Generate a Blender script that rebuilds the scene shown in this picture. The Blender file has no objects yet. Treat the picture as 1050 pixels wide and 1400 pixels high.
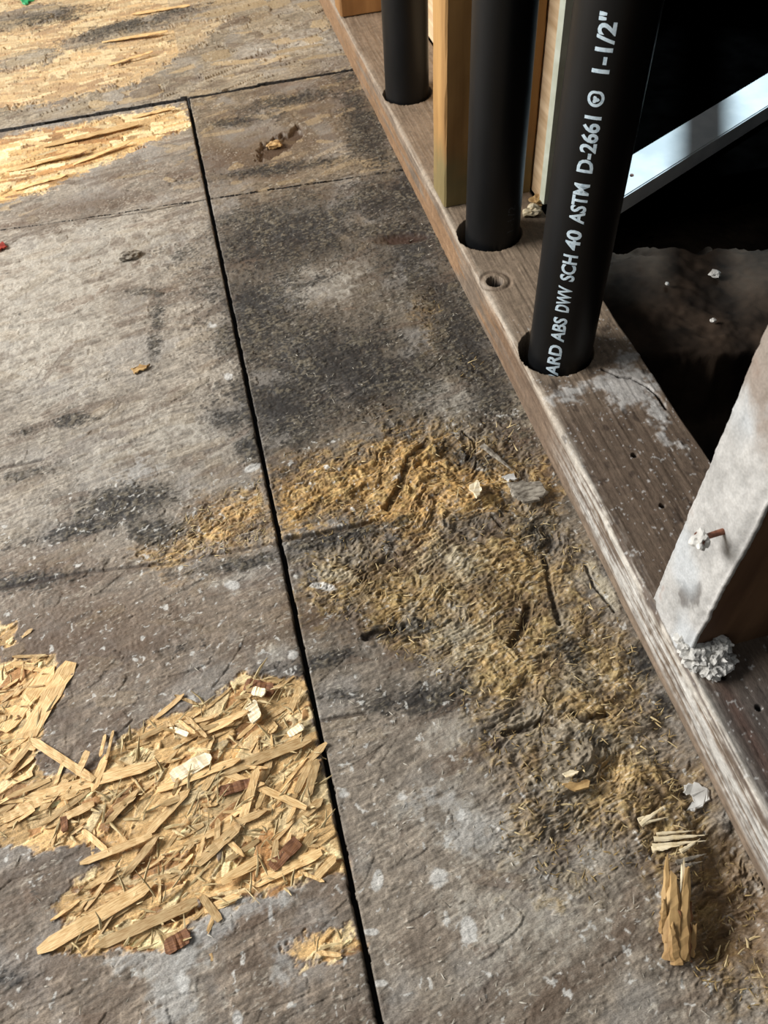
import bpy, bmesh, math, random
import numpy as np
from mathutils import Vector, Matrix

random.seed(7); np.random.seed(7)
C = bpy.context.scene.collection
SC = bpy.context.scene

# ------------------------------------------------------------------ camera
# world: X across the room towards the stud wall, Y along the wall away from the lens, Z up (metres)
FPX = 1136.0; CAM_H = 0.4677
def _basis():
    d = np.array([75.0, 900.0, FPX]); d /= np.linalg.norm(d)
    p = np.array([-441.0, -1397.0, FPX]); p -= d * (p @ d); p /= np.linalg.norm(p)
    return np.array([np.cross(p, -d), p, -d])
RB = _basis()
def at(x, y, z=0.0):
    """photograph pixel -> point on the horizontal plane z"""
    v = RB @ np.array([x - 525.0, y - 700.0, FPX]); t = (z - CAM_H) / v[2]
    return v[0] * t, v[1] * t
cam = bpy.data.cameras.new('camera'); cob = bpy.data.objects.new('camera', cam); C.objects.link(cob)
m = Matrix.Identity(4)
for i in range(3):
    m[i][0] = RB[i][0]; m[i][1] = -RB[i][1]; m[i][2] = -RB[i][2]
m[2][3] = CAM_H
cob.matrix_world = m
cam.sensor_fit = 'VERTICAL'; cam.sensor_height = 36.0; cam.lens = FPX / 1400.0 * 36.0
cam.clip_start = 0.01; cam.dof.use_dof = True; cam.dof.focus_distance = 0.58; cam.dof.aperture_fstop = 22.0
SC.camera = cob

# ------------------------------------------------------------------ light and exposure
SC.view_settings.view_transform = 'Standard'; SC.view_settings.look = 'None'
SC.view_settings.gamma = 1.0; SC.view_settings.use_curve_mapping = False
SC.view_settings.exposure = 0.0
world = bpy.data.worlds.new('world'); SC.world = world; world.use_nodes = True
bg = world.node_tree.nodes['Background']; bg.inputs[0].default_value = (0.93, 0.97, 1.0, 1); bg.inputs[1].default_value = 0.24
def area(name, loc, target, sx, sy, power, col):
    l = bpy.data.lights.new(name, 'AREA'); l.shape = 'RECTANGLE'; l.size = sx; l.size_y = sy; l.energy = power; l.color = col
    o = bpy.data.objects.new(name, l); C.objects.link(o); o.location = loc
    o.rotation_euler = (Vector(target) - Vector(loc)).to_track_quat('-Z', 'Y').to_euler(); return o
area('window_light', (-1.75, 1.05, 1.15), (0.05, 0.5, 0.0), 1.3, 0.7, 96.0, (1.0, 0.985, 0.96))
sp = bpy.data.lights.new('board_spot', 'SPOT'); sp.energy = 190.0; sp.color = (0.72, 0.90, 1.0)  # narrow bluish spot added to brighten the white board
sp.spot_size = math.radians(17); sp.spot_blend = 0.25; sp.shadow_soft_size = 0.03
so = bpy.data.objects.new('board_spot', sp); C.objects.link(so); so.location = (0.95, 1.45, 1.5)
so.rotation_euler = (Vector((0.55, 0.78, 0.02)) - Vector(so.location)).to_track_quat('-Z', 'Y').to_euler()

# ------------------------------------------------------------------ helpers
def s2l(c):
    c = np.asarray(c, float) / 255.0
    return np.where(c <= 0.04045, c / 12.92, ((c + 0.055) / 1.055) ** 2.4)
def rgba(r, g, b): return tuple(float(k) for k in s2l((r, g, b))) + (1.0,)
def tag(o, label=None, cat=None, group=None, kind=None):
    if label: o['label'] = label
    if cat: o['category'] = cat
    if group: o['group'] = group
    if kind: o['kind'] = kind
    return o
def empty(name, loc=(0, 0, 0), rz=0.0):
    o = bpy.data.objects.new(name, None); o.empty_display_size = 0.02; C.objects.link(o)
    o.location = loc; o.rotation_euler = (0, 0, rz); return o
def obj(name, me, mat=None, parent=None, loc=None, rot=None):
    if isinstance(me, bmesh.types.BMesh):
        b = me; me = bpy.data.meshes.new(name); b.to_mesh(me); b.free()
    o = bpy.data.objects.new(name, me); C.objects.link(o)
    if mat and not me.materials: me.materials.append(mat)
    if parent: o.parent = parent
    if loc is not None: o.location = loc
    if rot is not None: o.rotation_euler = rot
    return o
def pydata(name, v, f, smooth=True):
    me = bpy.data.meshes.new(name); me.from_pydata([tuple(map(float, k)) for k in v], [], f); me.update()
    if smooth: me.polygons.foreach_set('use_smooth', [True] * len(me.polygons))
    return me
def grid_mesh(name, X, Y, Z, col, smooth=True):
    r, c = X.shape
    me = bpy.data.meshes.new(name)
    co = np.stack([X, Y, Z], -1).reshape(-1, 3).astype(np.float32)
    idx = np.arange(r * c).reshape(r, c)
    q = np.stack([idx[:-1, :-1], idx[:-1, 1:], idx[1:, 1:], idx[1:, :-1]], -1).reshape(-1, 4).astype(np.int32)
    me.vertices.add(r * c); me.vertices.foreach_set('co', co.ravel())
    n = len(q); me.loops.add(n * 4); me.loops.foreach_set('vertex_index', q.ravel())
    me.polygons.add(n); me.polygons.foreach_set('loop_start', np.arange(0, n * 4, 4, dtype=np.int32))
    me.update(calc_edges=True)
    if smooth: me.polygons.foreach_set('use_smooth', np.ones(n, bool))
    if col is not None:
        a = me.color_attributes.new('grain', 'FLOAT_COLOR', 'POINT')
        cc = np.ones((r * c, 4), np.float32); cc[:, :3] = col.reshape(-1, 3); a.data.foreach_set('color', cc.ravel())
    return me
_T = np.random.RandomState(3).rand(65536).astype(np.float32)
def vnoise(x, y, seed=0):
    ix = np.floor(x).astype(np.int64); iy = np.floor(y).astype(np.int64)
    fx = (x - ix).astype(np.float32); fy = (y - iy).astype(np.float32)
    fx = fx * fx * (3 - 2 * fx); fy = fy * fy * (3 - 2 * fy)
    def h(a, b):
        k = (a * 73856093) ^ (b * 19349663) ^ (seed * 83492791); k = (k ^ (k >> 13)) * 1274126177
        return _T[(k ^ (k >> 16)) & 65535]
    a = h(ix, iy); b = h(ix + 1, iy); c = h(ix, iy + 1); d = h(ix + 1, iy + 1)
    return (a * (1 - fx) + b * fx) * (1 - fy) + (c * (1 - fx) + d * fx) * fy
def fbm(x, y, oct=4, seed=0, gain=0.5):
    s = 0; a = 1; t = 0
    for k in range(oct):
        s = s + a * vnoise(x, y, seed + 17 * k); t += a; a *= gain
        x, y = (x * 1.7 - y * 0.9) * 1.05 + 3.1, (x * 0.9 + y * 1.7) * 1.05 + 7.7
    return s / t
def afbm(x, y, oct=3, seed=0, gain=0.55):           # no rotation: keeps a grain direction
    s = 0; a = 1; t = 0
    for k in range(oct):
        s = s + a * vnoise(x + 5.3 * k, y + 9.1 * k, seed + 17 * k); t += a; a *= gain; x = x * 2.03; y = y * 2.03
    return s / t
def sst(a, b, x):
    t = np.clip((x - a) / (b - a), 0, 1); return t * t * (3 - 2 * t)
def lerp(a, b, t): return a + (b - a) * t
def mixc(col, c, m): return col + (np.asarray(s2l(c), np.float32) - col) * m[..., None]

# ------------------------------------------------------------------ materials
def nodes(name):
    mt = bpy.data.materials.new(name); mt.use_nodes = True
    nt = mt.node_tree; return mt, nt, nt.nodes['Principled BSDF']
def N(nt, t, **kw):
    n = nt.nodes.new(t)
    for k, v in kw.items(): setattr(n, k, v)
    return n
def grain_mat(name, rough=0.72, spec=0.3, fine=900.0, bump=0.25, amp=0.35, stretch=(1, 1, 1)):
    """colour from the mesh's own grain attribute, times fine noise, with fine relief"""
    mt, nt, p = nodes(name); L = nt.links
    a = N(nt, 'ShaderNodeVertexColor', layer_name='grain')
    tc = N(nt, 'ShaderNodeTexCoord'); mp = N(nt, 'ShaderNodeMapping'); mp.inputs['Scale'].default_value = stretch
    nz = N(nt, 'ShaderNodeTexNoise'); nz.inputs['Scale'].default_value = fine; nz.inputs['Detail'].default_value = 3
    L.new(tc.outputs['Object'], mp.inputs[0]); L.new(mp.outputs[0], nz.inputs['Vector'])
    mr = N(nt, 'ShaderNodeMapRange'); mr.inputs['From Min'].default_value = 0.25; mr.inputs['From Max'].default_value = 0.75
    mr.inputs['To Min'].default_value = 1 - amp; mr.inputs['To Max'].default_value = 1 + amp
    L.new(nz.outputs['Fac'], mr.inputs['Value'])
    vm = N(nt, 'ShaderNodeVectorMath', operation='SCALE'); L.new(a.outputs['Color'], vm.inputs[0]); L.new(mr.outputs[0], vm.inputs['Scale'])
    L.new(vm.outputs[0], p.inputs['Base Color'])
    b = N(nt, 'ShaderNodeBump'); b.inputs['Strength'].default_value = bump; b.inputs['Distance'].default_value = 0.0006
    L.new(nz.outputs['Fac'], b.inputs['Height']); L.new(b.outputs[0], p.inputs['Normal'])
    p.inputs['Roughness'].default_value = rough; p.inputs['Specular IOR Level'].default_value = spec
    return mt
def flat_mat(name, c1, c2, scale=40.0, rough=0.6, spec=0.4, bump=0.15, stretch=(1, 1, 1), detail=5.0, rnd=0.0, lo=0.35, hi=0.65, dist=0.001):
    mt, nt, p = nodes(name); L = nt.links
    tc = N(nt, 'ShaderNodeTexCoord'); mp = N(nt, 'ShaderNodeMapping'); mp.inputs['Scale'].default_value = stretch
    nz = N(nt, 'ShaderNodeTexNoise'); nz.inputs['Scale'].default_value = scale; nz.inputs['Detail'].default_value = detail
    L.new(tc.outputs['Object'], mp.inputs[0]); L.new(mp.outputs[0], nz.inputs['Vector'])
    cr = N(nt, 'ShaderNodeValToRGB'); cr.color_ramp.elements[0].position = lo; cr.color_ramp.elements[1].position = hi
    cr.color_ramp.elements[0].color = rgba(*c1); cr.color_ramp.elements[1].color = rgba(*c2)
    L.new(nz.outputs['Fac'], cr.inputs[0]); out = cr.outputs[0]
    if rnd:
        oi = N(nt, 'ShaderNodeObjectInfo'); mr = N(nt, 'ShaderNodeMapRange')
        mr.inputs['To Min'].default_value = 1 - rnd; mr.inputs['To Max'].default_value = 1 + rnd
        L.new(oi.outputs['Random'], mr.inputs['Value'])
        vm = N(nt, 'ShaderNodeVectorMath', operation='SCALE'); L.new(out, vm.inputs[0]); L.new(mr.outputs[0], vm.inputs['Scale']); out = vm.outputs[0]
    L.new(out, p.inputs['Base Color'])
    b = N(nt, 'ShaderNodeBump'); b.inputs['Strength'].default_value = bump; b.inputs['Distance'].default_value = dist
    L.new(nz.outputs['Fac'], b.inputs['Height']); L.new(b.outputs[0], p.inputs['Normal'])
    p.inputs['Roughness'].default_value = rough; p.inputs['Specular IOR Level'].default_value = spec
    return mt
M_floor = grain_mat('worn_subfloor', 0.66, 0.35, 1100, 0.45, 0.42, (1.0, 2.2, 1))
M_plate = grain_mat('weathered_plate', 0.6, 0.35, 900, 0.3, 0.25, (2.0, 0.5, 2.0))
M_crust = grain_mat('plaster_smear', 0.8, 0.2, 700, 0.3, 0.15)
M_strand = flat_mat('fresh_strand', (190, 150, 96), (232, 200, 146), 160, 0.6, 0.35, 0.3, (1, 9, 1), rnd=0.30)
M_fibre = flat_mat('rotten_fibre', (112, 92, 60), (172, 148, 102), 200, 0.8, 0.2, 0.2, (1, 4, 1))
M_stud = flat_mat('pine_stud', (124, 90, 52), (176, 136, 84), 14, 0.6, 0.3, 0.15, (3, 3, 0.25))
def foot_stain(mt, zmax, colr):
    nt = mt.node_tree; L = nt.links; p = nt.nodes['Principled BSDF']; src = p.inputs['Base Color'].links[0].from_socket
    tc = N(nt, 'ShaderNodeTexCoord'); sx = N(nt, 'ShaderNodeSeparateXYZ'); L.new(tc.outputs['Object'], sx.inputs[0])
    nz = N(nt, 'ShaderNodeTexNoise'); nz.inputs['Scale'].default_value = 40; L.new(tc.outputs['Object'], nz.inputs['Vector'])
    ma = N(nt, 'ShaderNodeMath', operation='MULTIPLY_ADD'); ma.inputs[1].default_value = 0.06; L.new(nz.outputs['Fac'], ma.inputs[0]); L.new(sx.outputs['Z'], ma.inputs[2])
    mr = N(nt, 'ShaderNodeMapRange'); mr.inputs['From Min'].default_value = zmax; mr.inputs['From Max'].default_value = zmax + 0.035; mr.inputs['To Min'].default_value = 0.75; mr.inputs['To Max'].default_value = 0.0
    L.new(ma.outputs[0], mr.inputs['Value'])
    mx = N(nt, 'ShaderNodeMix', data_type='RGBA'); L.new(mr.outputs[0], mx.inputs['Factor']); L.new(src, mx.inputs[6]); mx.inputs[7].default_value = rgba(*colr)
    L.new(mx.outputs[2], p.inputs['Base Color'])
foot_stain(M_stud, 0.055, (112, 106, 72))
M_studrear = flat_mat('pine_stud_dusty', (120, 84, 48), (160, 120, 76), 14, 0.65, 0.3, 0.15, (3, 3, 0.25))
M_studdark = flat_mat('old_brown_stud', (74, 50, 34), (112, 84, 60), 16, 0.7, 0.25, 0.2, (3, 3, 0.3))
M_pipe = flat_mat('black_abs', (8, 9, 10), (14, 15, 17), 60, 0.40, 0.30, 0.03, (1, 1, 0.3))
M_ink = flat_mat('white_ink', (168, 190, 205), (205, 222, 232), 500, 0.6, 0.3, 0.0, lo=0.3, hi=0.55)
M_inkfaint = flat_mat('worn_ink', (30, 32, 36), (70, 74, 80), 900, 0.6, 0.3, 0.0)
M_white = flat_mat('white_paint', (205, 210, 212), (232, 235, 235), 30, 0.45, 0.4, 0.05)
M_sheath = flat_mat('pale_sheathing', (186, 154, 116), (226, 200, 164), 18, 0.65, 0.3, 0.2, (1, 0.3, 5))
M_paper = flat_mat('pale_edge_paper', (205, 208, 186), (226, 230, 212), 60, 0.6, 0.3, 0.1)
M_dirt = flat_mat('dark_dirt', (30, 24, 19), (62, 50, 40), 26, 0.9, 0.15, 0.6, detail=8, dist=0.004)
M_pit = flat_mat('dark_pit', (26, 19, 14), (58, 44, 34), 24, 0.95, 0.1, 0.6, detail=8, dist=0.004)
M_shade = flat_mat('shade_black', (1, 1, 1), (3, 3, 3), 40, 1.0, 0.0, 0.2)  # near-black colour standing in for the deep shade of the cavity
M_plaster = flat_mat('white_plaster', (165, 162, 156), (214, 212, 206), 90, 0.85, 0.2, 0.5)
M_greywood = flat_mat('grey_splinter', (88, 80, 70), (164, 156, 142), 190, 0.8, 0.2, 0.6, (1, 2.5, 1))
M_tan = flat_mat('tan_splinter', (138, 106, 66), (204, 170, 116), 110, 0.65, 0.3, 0.4, (1, 1, 0.2))
M_pale = flat_mat('pale_splinter', (206, 186, 146), (240, 228, 200), 120, 0.6, 0.3, 0.3, (0.3, 3, 1))
M_rust = flat_mat('rusty_nail', (84, 48, 34), (132, 84, 62), 300, 0.6, 0.4, 0.3)
M_green = flat_mat('green_scrap', (30, 120, 70), (60, 170, 110), 100, 0.5, 0.4, 0.1)
M_red = flat_mat('red_scrap', (120, 40, 30), (160, 60, 45), 100, 0.5, 0.4, 0.1)
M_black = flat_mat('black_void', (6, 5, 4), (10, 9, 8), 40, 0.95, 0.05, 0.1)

# ------------------------------------------------------------------ the subfloor as one relief, then cut into its panels
du = 0.00056
us = np.arange(-0.37, 0.1985, du)
rows = [-0.02]
while rows[-1] < 1.62:
    y = rows[-1]; st = max(0.00036, 0.00040 + 0.0011 * max(0, y) ** 1.55)
    if 1.046 < y < 1.066: st = 0.0005
    if 0.806 < y < 0.838: st = 0.0005
    rows.append(y + st)
vs = np.array(rows)
U, V = np.meshgrid(us, vs); U = U.astype(np.float32); V = V.astype(np.float32)
NR, NC = U.shape
print('floor grid', NR, NC, NR * NC)

def blob(px, py, rx, ry, rot=0.0):
    """1 at the middle, 0.5 on the ellipse drawn through the given photo extents (mapped to the floor), falling to 0"""
    c, s = math.cos(math.radians(rot)), math.sin(math.radians(rot))
    o = np.array(at(px, py)); a = np.array(at(px + rx * c, py + rx * s)) - o; b = np.array(at(px - ry * s, py + ry * c)) - o
    Mi = np.linalg.inv(np.array([a, b]).T)
    x = U - o[0]; y = V - o[1]
    d = np.sqrt((Mi[0, 0] * x + Mi[0, 1] * y) ** 2 + (Mi[1, 0] * x + Mi[1, 1] * y) ** 2)
    return np.clip(1 - 0.5 * d, 0, 1)
def blobs(lst):
    m = np.zeros_like(U)
    for b in lst:
        k = b[5] if len(b) > 5 else 1.0
        m = np.maximum(m, k * blob(*b[:4], rot=(b[4] if len(b) > 4 else 0)))
    return m
def poly(pts, soft=0.012):
    """0.5 on the outline, rising to 1 inside over `soft` metres, 0 outside"""
    w = np.array([at(*p) for p in pts])
    x0, y0 = w.min(0) - soft; x1, y1 = w.max(0) + soft
    r0, r1 = np.searchsorted(vs, [y0, y1]); c0, c1 = np.searchsorted(us, [x0, x1])
    out = np.zeros_like(U); x = U[r0:r1, c0:c1]; y = V[r0:r1, c0:c1]
    if x.size == 0: return out
    d = np.full(x.shape, 9.0, np.float32); ins = np.zeros(x.shape, bool)
    for i in range(len(w)):
        a = w[i]; b = w[(i + 1) % len(w)]; e = b - a
        t = np.clip(((x - a[0]) * e[0] + (y - a[1]) * e[1]) / (e @ e), 0, 1)
        d = np.minimum(d, np.hypot(x - a[0] - t * e[0], y - a[1] - t * e[1]))
        cr = (a[1] > y) != (b[1] > y)
        with np.errstate(divide='ignore', invalid='ignore'):
            xi = a[0] + (y - a[1]) / (b[1] - a[1] if b[1] != a[1] else 1e-9) * e[0]
        ins ^= cr & (x < xi)
    out[r0:r1, c0:c1] = np.clip(0.5 + np.where(ins, 0.5, -0.5) * d / soft, 0, 1)
    return out
def line(pts, w):
    """1 on a polyline, 0 at w metres from it"""
    p = np.array([at(*q) for q in pts]); out = np.zeros_like(U)
    for a, b in zip(p[:-1], p[1:]):
        x0, y0 = np.minimum(a, b) - w; x1, y1 = np.maximum(a, b) + w
        r0, r1 = np.searchsorted(vs, [y0, y1]); c0, c1 = np.searchsorted(us, [x0, x1])
        x = U[r0:r1, c0:c1]; y = V[r0:r1, c0:c1]; e = b - a
        if x.size == 0: continue
        t = np.clip(((x - a[0]) * e[0] + (y - a[1]) * e[1]) / (e @ e), 0, 1)
        d = np.hypot(x - a[0] - t * e[0], y - a[1] - t * e[1])
        out[r0:r1, c0:c1] = np.maximum(out[r0:r1, c0:c1], np.clip(1 - d / w, 0, 1))
    return out

# grain runs mostly across the room, a little off the panel edge
ga = math.radians(14.0)
GU = U * math.cos(ga) + V * math.sin(ga); GV = -U * math.sin(ga) + V * math.cos(ga)
wob = fbm(U * 25, V * 25, 3, 11) - 0.5
GVw = GV + 0.006 * wob
n_big = fbm(U * 9, V * 9, 4, 1)
n_mid = fbm(U * 45, V * 45, 4, 2)
n_fin = fbm(U * 190, V * 190, 3, 3)
n_spk = fbm(U * 520, V * 520, 2, 4)
n_str = afbm(GU * 60, GVw * 520, 3, 5)
n_str2 = afbm(GU * 22, GVw * 160, 3, 6)
n_fib = afbm(GU * 150, GVw * 900, 2, 8)
edge = 0.42 * (n_mid - 0.5) + 0.40 * (n_fin - 0.5) + 0.30 * (n_str - 0.5) + 0.22 * (n_spk - 0.5)
hard = lambda m, w=0.10, k=1.0: sst(0.5 - w, 0.5 + w, m + k * edge)

# --- zones
osb = np.maximum.reduce([
    poly([(-60, 905), (70, 898), (86, 935), (78, 968), (62, 1000), (60, 1052), (128, 1045), (150, 1010), (232, 978), (300, 945), (335, 924), (418, 922),
          (440, 1030), (476, 1190), (400, 1212), (335, 1232), (265, 1262), (240, 1298), (84, 1306), (62, 1298), (98, 1262), (70, 1240), (112, 1200), (150, 1168), (140, 1152), (60, 1160), (-60, 1140)], 0.012),
    poly([(-60, 198), (253, 141), (262, 172), (160, 214), (60, 262), (-60, 290)], 0.03),
    poly([(-60, 850), (16, 852), (22, 880), (-60, 892)], 0.01),
    0.92 * poly([(380, 1300), (480, 1254), (498, 1292), (416, 1330)], 0.014),
    0.85 * poly([(-60, -20), (330, -20), (300, 45), (200, 112), (60, 146), (-60, 160)], 0.05)])
grey_in_osb = blobs([(100, 1022, 44, 26, -12), (95, 985, 30, 14, -8), (300, 1165, 6, 22, 0), (40, 22, 60, 14, -12), (170, 42, 90, 14, -14), (40, 80, 50, 12, -12), (250, 20, 60, 10, -12)])
osb_m = hard(osb - 0.75 * np.clip(grey_in_osb * 1.3 - 0.2, 0, 1), 0.09, 0.7)
gold = np.maximum.reduce([
    poly([(372, 650), (430, 622), (520, 600), (570, 582), (640, 600), (700, 640), (700, 690), (610, 700), (575, 760), (540, 740), (500, 716), (382, 722)], 0.03),
    poly([(205, 765), (285, 690), (362, 655), (380, 728), (300, 752), (240, 772)], 0.03),
    0.8 * poly([(720, 640), (760, 612), (778, 690), (735, 700)], 0.02),
    0.55 * blob(520, 560, 60, 30), 0.62 * blob(590, 420, 30, 50), 0.6 * blob(150, 150, 1, 1)])
rot = np.maximum.reduce([
    poly([(420, 740), (560, 720), (700, 690), (790, 740), (860, 870), (920, 985), (985, 1100), (1050, 1235), (1075, 1400), (930, 1320), (905, 1210), (840, 1160), (690, 1170), (680, 1060),
          (640, 965), (560, 900), (480, 860), (410, 800)], 0.035),
    0.8 * poly([(520, 580), (700, 560), (760, 640), (800, 760), (700, 760), (560, 760)], 0.04),
    0.62 * blob(780, 1190, 120, 60, 15), 0.55 * blob(640, 500, 60, 60)])
rough = np.maximum.reduce([rot, 0.9 * gold, 0.8 * blob(800, 1030, 110, 70), blob(980, 1230, 80, 110)])
pit = poly([(955, 1135), (1010, 1115), (1060, 1230), (1060, 1330), (985, 1322), (940, 1300), (950, 1200)], 0.022)
dark = blobs([(400, 320, 110, 46, -12, .95), (345, 420, 60, 70, 0, .92), (470, 500, 110, 60, 10, 1.0), (380, 555, 60, 40, 10, 1.05), (560, 330, 60, 60, 50, .85), (640, 470, 36, 130, -28, .9), (560, 260, 36, 40, 40, .92), (520, 280, 60, 30, -10, .8),
              (480, 30, 20, 60, -25, .9), (500, 180, 22, 70, -22, .85), (600, 400, 30, 80, -28, .8),
              (170, 690, 60, 22, -14, 1.0), (110, 722, 70, 12, -12, .9), (215, 725, 30, 16, 0, .9), (310, 570, 36, 22, 20, .85), (345, 610, 20, 22, 0, .8), (35, 650, 40, 8, -12, .6),
              (455, 900, 44, 10, -14, 1.0), (400, 915, 34, 12, 0, .85), (570, 955, 56, 20, -4, 1.02), (465, 950, 40, 8, -8, .7), (540, 860, 50, 10, -12, .7), (775, 885, 24, 22, 40, .85), (880, 905, 16, 26, -30, 1.05), (905, 960, 14, 20, -30, .95), (845, 800, 7, 50, -28, 1.05),
              (640, 625, 46, 12, 20, .9), (460, 735, 70, 10, -12, .95), (330, 770, 70, 9, -10, .8), (60, 790, 80, 12, -10, .72), (740, 730, 40, 24, 30, .6), (20, 1335, 30, 16, 0, .95), (250, 885, 40, 8, -10, .62), (425, 385, 40, 10, -20, .75),
              (100, 575, 26, 8, -8, .8), (40, 590, 20, 5, -20, .6), (215, 440, 10, 60, 4, .60), (200, 400, 40, 6, 0, .5), (60, 25, 60, 9, -12, .75), (180, 35, 80, 9, -14, .72), (400, 135, 60, 7, -12, .8), (380, 230, 90, 7, -8, .85), (330, 165, 50, 8, -8, .7), (810, 1010, 30, 8, 10, .6), (1000, 1150, 20, 26, -20, .7)])
brown = blobs([(380, 198, 46, 18, -25, 1.0), (430, 150, 60, 12, -10, .7), (90, 870, 170, 60, -8, .9), (60, 780, 110, 40, -8, .85), (520, 850, 90, 40, 0, .8), (460, 1180, 30, 90, 0, .6), (430, 830, 50, 40, 0, .9), (720, 600, 40, 70, -28, .9), (700, 850, 30, 60, 0, .7),
               (330, 215, 110, 40, -8, .8), (470, 130, 80, 60, 0, .75), (120, 280, 120, 16, -10, .8), (545, 325, 40, 9, -4, 1.1), (560, 690, 30, 60, 20, .7), (640, 690, 70, 18, -10, .75), (700, 760, 80, 40, 30, .7)])
light = blobs([(60, 420, 90, 110, 0, .9), (120, 340, 130, 40, -8, .95), (440, 385, 70, 30, -10, .9), (610, 545, 60, 26, 0, .9), (250, 590, 80, 40, 0, .7), (150, 620, 40, 30, 0, .8), (640, 1120, 90, 60, 20, .85), (620, 1000, 70, 26, -8, .75), (700, 1260, 150, 50, 10, .7), (310, 800, 30, 12, -10, .9), (380, 890, 14, 16, 0, .9),
               (220, 1310, 70, 26, -10, 1.02), (330, 1235, 100, 24, -16, .95), (240, 1360, 30, 50, 0, .9), (380, 1310, 24, 30, 0, .8), (400, 60, 70, 20, -10, .75), (460, 785, 30, 8, 10, .95), (820, 800, 14, 50, -28, .95), (810, 1170, 40, 40, 0, .8), (760, 1230, 60, 30, 10, .6), (460, 80, 30, 24, 0, .7), (720, 680, 50, 14, 0, .75), (735, 710, 40, 14, 0, .8), (400, 290, 120, 12, -10, .6)])

# --- colour of the surface
base_l = np.asarray(s2l((152, 143, 130)), np.float32); base_r = np.asarray(s2l((112, 102, 89)), np.float32)
side = sst(-0.02, 0.0, U)[..., None]
col = base_l + (base_r - base_l) * side
# the left panel browns towards the near end, the far panels are tan
far = sst(0.80, 0.84, V)
col = mixc(col, (120, 106, 91), sst(0.44, 0.30, V) * (1 - side[..., 0]) * 0.85)
col = mixc(col, (130, 116, 96), far * side[..., 0] * 0.8)
col = mixc(col, (152, 140, 120), sst(1.05, 1.07, V) * 0.9)
col = mixc(col, (138, 127, 113), sst(0.32, 0.22, V) * side[..., 0] * 0.95)
flow = afbm(GU * 260, GVw * 760, 2, 9)
col *= (0.62 + 0.76 * n_str)[..., None] * (0.72 + 0.56 * n_big)[..., None] * (0.66 + 0.68 * n_fin)[..., None] * (0.6 + 0.8 * flow)[..., None]
col = mixc(col, (150, 146, 140), 0.45 * sst(0.52, 0.72, fbm(U * 30, V * 30, 4, 31)))
col = mixc(col, (98, 82, 68), 0.55 * sst(0.56, 0.74, afbm(GU * 18, GVw * 70, 4, 32)))
lm = hard(light, 0.22, 1.2)
col = mixc(col, (182, 176, 164), 0.62 * lm * (0.5 + 0.5 * sst(0.4, 0.6, n_fin)))
bm = hard(brown, 0.28, 0.8)
col = mixc(col, (92, 72, 55), 0.62 * bm)
rm = hard(rot - 0.10, 0.34, 1.3)
rc = np.asarray(s2l((142, 116, 72)), np.float32) * (0.45 + 1.1 * n_fib)[..., None] * (0.55 + 0.9 * n_mid)[..., None]
rc = mixc(rc, (182, 158, 104), 0.5 * sst(0.55, 0.7, n_fin))
rc = mixc(rc, (92, 70, 42), 0.65 * sst(0.55, 0.40, n_mid + 0.25 * (n_fin - 0.5)))
rc = mixc(rc, (140, 130, 112), 0.75 * sst(0.50, 0.64, fbm(U * 26, V * 26, 4, 71)))
rc = mixc(rc, (74, 60, 46), 0.6 * sst(0.56, 0.68, fbm(U * 30, V * 30, 4, 72)))
rc *= (0.7 + 0.6 * flow)[..., None]
col = col + (rc - col) * (0.85 * rm)[..., None]
gm = hard(gold - 0.06, 0.32, 1.3)
gc = np.asarray(s2l((168, 132, 78)), np.float32) * (0.5 + 1.0 * n_str)[..., None] * (0.6 + 0.8 * n_mid)[..., None]
gc = mixc(gc, (214, 184, 122), 0.45 * sst(0.56, 0.72, n_fin))
gc = mixc(gc, (96, 70, 42), 0.55 * sst(0.54, 0.66, fbm(U * 34, V * 34, 4, 73))) * (0.7 + 0.6 * flow)[..., None]
col = col + (gc - col) * (0.9 * gm)[..., None]
col = mixc(col, (176, 166, 142), 0.55 * hard(blobs([(730, 560, 60, 40, 30, .7), (460, 785, 32, 8, 8, .95), (825, 800, 10, 46, -28, .98), (600, 760, 90, 40, 0, .6), (640, 870, 60, 40, 0, .55)]), 0.2, 1.0))
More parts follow.
